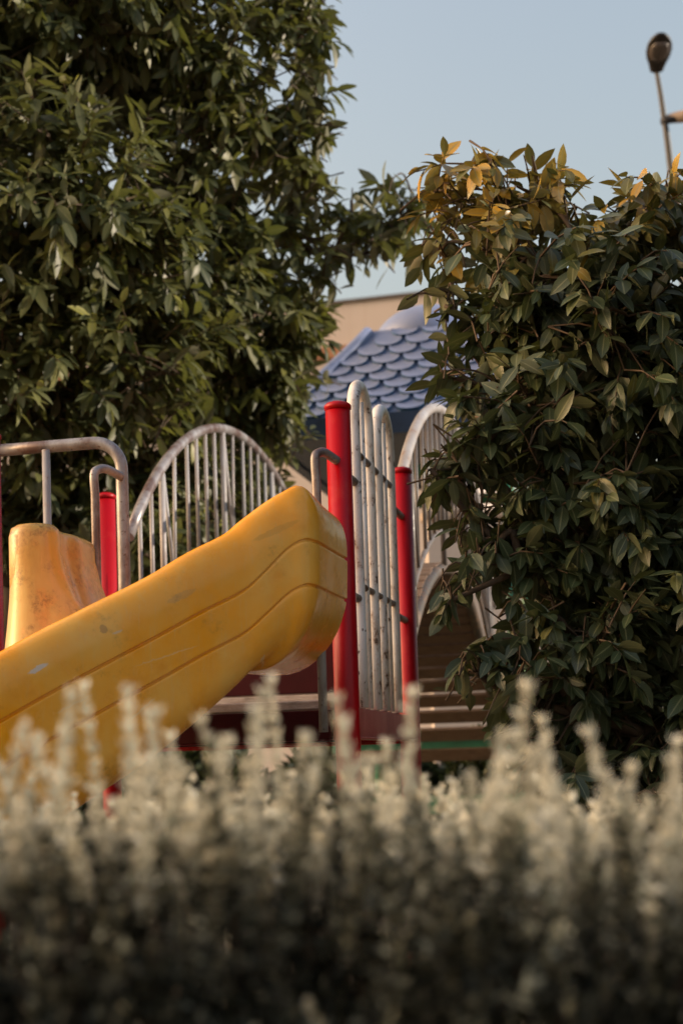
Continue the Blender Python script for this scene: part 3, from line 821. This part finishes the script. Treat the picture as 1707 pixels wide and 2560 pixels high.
EB = [(np.array((2.5, 5.0, 3.0)), np.array((.85, .9, .6))), (np.array((2.6, 4.55, 3.05)), np.array((.85, .75, .55))), (np.array((2.9, 4.9, 3.6)), np.array((.8, 1.0, .5))), (np.array((3.2, 4.6, 2.2)), np.array((.7, 1.2, 1.2))), ell(1085, 480, 5.9, 90, 85, .25), ell(1105, 1215, 5.6, 70, 60, .18), ell(1130, 1500, 5.5, 75, 65, .2), ell(1100, 640, 5.9, 80, 90, .25), ell(1180, 520, 5.9, 130, 110, .35), ell(1330, 500, 5.9, 130, 110, .35), ell(1260, 640, 5.8, 190, 130, .45), ell(1560, 570, 5.8, 190, 120, .5), ell(1690, 540, 5.8, 90, 90, .3),  # array blobs: unseen foliage added to keep the sun off slide and posts
      ell(1450, 750, 5.7, 300, 190, .55), ell(1240, 830, 5.75, 150, 130, .35), ell(1620, 950, 5.8, 320, 280, .7), ell(1330, 1020, 5.6, 230, 190, .45), ell(1220, 1110, 5.6, 130, 110, .28), 
      ell(1440, 1300, 5.7, 260, 240, .55), ell(1300, 1420, 5.55, 130, 110, .3), ell(1280, 1610, 5.5, 110, 110, .28), ell(1450, 1620, 5.6, 230, 200, .5), ell(1640, 1500, 5.7, 260, 300, .6), ell(1600, 1830, 5.6, 180, 180, .4), ell(1430, 1800, 5.6, 130, 110, .3),
      ell(1140, 1170, 5.6, 85, 100, .22), ell(1180, 1300, 5.6, 70, 90, .22), ell(1200, 1420, 5.5, 70, 80, .2), ell(1190, 1680, 5.5, 80, 80, .22), ell(1270, 1790, 5.5, 100, 90, .25), ell(1120, 770, 5.8, 70, 80, .22), ell(1110, 940, 5.7, 70, 90, .22),
      ell(1420, 1960, 5.6, 160, 120, .4), ell(1640, 2040, 5.6, 180, 140, .5), ell(1500, 1150, 6.3, 300, 500, .4), ell(1450, 1750, 6.2, 240, 250, .4), (np.array((2.4, 4.7, 2.45)), np.array((.8, .6, .75))), (np.array((2.5, 4.8, 1.6)), np.array((.7, .7, .7))), ell(1950, 800, 5.9, 300, 400, .9), ell(1980, 1400, 5.9, 300, 450, .9), ell(2300, 900, 6.0, 300, 450, 1.0), ell(2350, 1500, 6.0, 300, 400, 1.0), ell(2000, 1900, 5.9, 300, 260, .7)]  # the array blobs here are also unseen foliage added to block sun
zlo, zhi = P(1400, 790, 5.8).z, P(1400, 440, 5.8).z
def tintB(p, rg):
    top_gold = np.clip((p[2] - zlo) / (zhi - zlo), 0, 1)  # gold by height: new-leaf colour plus sun glow put into the tint
    return np.clip(rg.beta(2, 3.2) * .6 + top_gold ** 1.0 * (.40 + .42 * rg.random()), 0, 1)
tree('broad_leaved_tree', 'dark green tree with broad drooping leaves and orange-tinged top on the right', EB, 310, (1.75, 5.95), 0.09, LEAF_B,
     dict(lift=-.05, twig=(.14, .26), n=(6, 9), start=.3, spread=.85, droop=.62, L=(.095, .150), asp=(.36, .45), curl=(.05, .45), cluster_var=.06, rows=ROWS_B), tintB, 5, (1.7, 5.9, 1.7))

# ------------------------------------------------------------------ dark shrubs beyond the platform
for k, (x, y, rx, rz) in enumerate(((-2.9, 12.8, 1.0, 1.25), (-1.4, 13.0, .9, 1.2), (0.1, 13.1, .95, 1.25), (1.5, 13.0, .9, 1.2), (2.9, 12.9, 1.0, 1.3), (4.4, 12.8, 1.0, 1.3))):
    rg = np.random.default_rng(70 + k); root = thing('shrub', (x, y, 0), 'low dark evergreen shrub in the row growing beyond the far play tower', 'shrub', 'dark shrubs in a row behind the play tower')
    n = 6500; v = unit(rg.normal(size=(n, 3))); v[:, 2] = np.abs(v[:, 2])
    b_ = np.array((x, y, 0.05)) + v * np.array((rx, .6, rz)) * rg.uniform(.6, 1.0, (n, 1))
    L_ = rg.uniform(.10, .16, n)
    leaf_mesh('foliage', LEAF_B, root, b_, v + rg.normal(size=(n, 3)) * .5, v + np.array((0, 0, .8)) + rg.normal(size=(n, 3)) * .4, L_, L_ * .45, rg.uniform(0, .4, n), rg.beta(2, 4, n) * .6, rows=ROWS_A)
    m = MB()
    for q in range(5): m.tube([(x, y, 0), (x + rg.normal() * .3, y + rg.normal() * .2, rz * .8)], [.03, .01], 6)
    m.build('stems', BARK, root)

# ------------------------------------------------------------------ foreground hedge
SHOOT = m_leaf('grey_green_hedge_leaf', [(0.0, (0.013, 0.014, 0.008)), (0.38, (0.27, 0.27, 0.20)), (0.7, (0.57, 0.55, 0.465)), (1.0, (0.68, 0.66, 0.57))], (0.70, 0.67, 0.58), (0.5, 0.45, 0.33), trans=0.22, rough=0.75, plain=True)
hedge = thing('shrub_hedge', (0, 1.9, 0), 'low grey-green shrub hedge with upright leafy shoots filling the foreground', 'hedge')
ROWS_S = ((0, .25), (.45, 1.0), (1, .1))
def shoot_arrays(rg, base, dirv, length, shade):
    """leaf arrays of one shoot; age 0 = pale .. 1 = near-black, hedge shade put into the leaf tint"""
    nw = max(5, int(length / 0.0080)); bs = []; ds = []; ns = []; Ls = []; ts = []
    d = dirv / np.linalg.norm(dirv); e1 = np.cross(d, (.3, .9, .1)); e1 /= np.linalg.norm(e1); e2 = np.cross(d, e1)
    bend = rg.normal(size=3) * .12
    ph0 = rg.uniform(0, 6.28)
    for q in range(nw):
        f = q / (nw - 1)
        p = base + d * length * f + bend * length * f * f
        env = 1.0 - .2 * f + .42 * math.sin(f * length / .0215 * 6.28 + ph0)          # swelling whorls
        for h in range(5):
            a = ph0 + q * .9 + h * 2 * math.pi / 5
            rad = e1 * math.cos(a) + e2 * math.sin(a)
            bs.append(p); ds.append(rad * (.95 - .5 * f) + d * (.65 + .7 * f) + rg.normal(size=3) * .22); ns.append(d + rad * -.2)
            Ls.append(rg.uniform(.013, .019) * env); ts.append(np.clip((.45 + .40 * f ** .7) * (1 - .97 * shade) + rg.normal() * .12, 0, 1))  # shoot bases tinted darker too, shade put into the leaf colour
    return bs, ds, ns, Ls, ts
def top_z(x, y):
    """height of the hedge surface"""
    return 0.916 - .03 * max(0, y - 1.5) + .018 * math.sin(x * 7.1 + 1.3) + .02 * math.sin(y * 6 + x * 3.1) + rgh.normal() * .012 + .026 * (1 - math.tanh((x + .12) * 6)) / 2 - .006
rgh = np.random.default_rng(21)
B_, D_, N_, L_, T_ = [], [], [], [], []
stems = MB()
def grow(x, y, z, dirv, ln, shade, into=None):
    r_ = shoot_arrays(rgh, np.array((x, y, z)), np.array(dirv), ln, shade)
    if into is None:
        for A, b in zip((B_, D_, N_, L_, T_), r_): A.extend(b)
    return r_
for i in range(2650):
    x = rgh.uniform(-1.5, 1.5); y = rgh.uniform(1.44, 2.55)
    z = top_z(x, y)
    ln = rgh.uniform(.06, .115)
    grow(x, y, z - ln + rgh.normal() * .02, (rgh.normal() * .22, rgh.normal() * .22, 1), ln, 0.12 * rgh.random() + .85 * min(1, max(0, (1.57 - y) / .13)) * (rgh.random() < .9))  # front rows tinted dark: painted shade on the near side
    if i % 3 == 0: stems.tube([(x * .96, y, z - .45), (x, y, z - ln)], [.005, .003], 4, caps=False)
for i in range(3300):                                   # inner shoots, tinted near-black as painted shade
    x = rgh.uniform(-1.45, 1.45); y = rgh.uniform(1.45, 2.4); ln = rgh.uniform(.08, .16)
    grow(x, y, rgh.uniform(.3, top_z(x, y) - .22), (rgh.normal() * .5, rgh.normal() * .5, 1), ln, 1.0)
for i in range(1250):                                   # near-face shoots, mostly tinted dark with painted shade
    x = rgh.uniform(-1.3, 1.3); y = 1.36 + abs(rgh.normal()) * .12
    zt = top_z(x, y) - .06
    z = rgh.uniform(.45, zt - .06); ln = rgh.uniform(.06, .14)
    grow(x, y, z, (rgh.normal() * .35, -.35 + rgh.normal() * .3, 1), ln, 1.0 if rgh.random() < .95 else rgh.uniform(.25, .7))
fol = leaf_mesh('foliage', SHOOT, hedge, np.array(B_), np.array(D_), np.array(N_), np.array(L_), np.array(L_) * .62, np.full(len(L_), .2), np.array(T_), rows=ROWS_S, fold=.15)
fol['kind'] = 'stuff'
stems.build('stems', BARK, hedge, recalc=False)['kind'] = 'stuff'
# tall single shoots standing proud of the hedge
protos = []
for k in range(6):
    r_ = shoot_arrays(np.random.default_rng(40 + k), np.zeros(3), np.array((rgh.normal() * .06, rgh.normal() * .06, 1)), .17 + .012 * k, .0)
    o = leaf_mesh('shoot', SHOOT, None, *[np.array(a) for a in r_[:4]], np.array(r_[3]) * .62, np.full(len(r_[3]), .2), np.array(r_[4]), rows=ROWS_S, fold=.15)
    protos.append(o)
tips = [(15, 1800), (150, 1775), (235, 1755), (320, 1712), (375, 1760), (440, 1795), (75, 1880), (520, 1895), (605, 1775), (645, 1765), (718, 1745), (530, 1880), (800, 1880), (855, 1935), (905, 1795), (955, 1850), (1020, 1780), (1075, 1940), (1120, 1935), (1200, 1880), (1235, 1765), (1290, 1900), (1355, 1845), (1425, 1880), (1480, 1905), (1545, 1860), (1600, 1960), (1660, 1980), (1695, 1900), (690, 1870), (260, 1850), (120, 1860), (470, 1880), (1000, 1880), (1330, 1920), (40, 1870), (200, 1830), (580, 1830), (880, 1860), (1180, 1930), (1390, 1935), (1520, 1945), (1640, 1925), (760, 1920), (345, 1830), (410, 1890)]
for k, (px, py) in enumerate(tips):
    y = rgh.uniform(1.42, 1.75)
    tip = P(px, py - 8, y); pr_ = protos[k % 6]
    o = pr_ if k < 6 else pr_.copy()
    if k >= 6: COL.objects.link(o)
    o.parent = hedge; ht = (.17 + .012 * (k % 6))
    o.location = Vector((tip.x, tip.y, tip.z - ht)) - hedge.location
    o.rotation_euler = (rgh.normal() * .05, rgh.normal() * .05, rgh.uniform(0, 6.28))
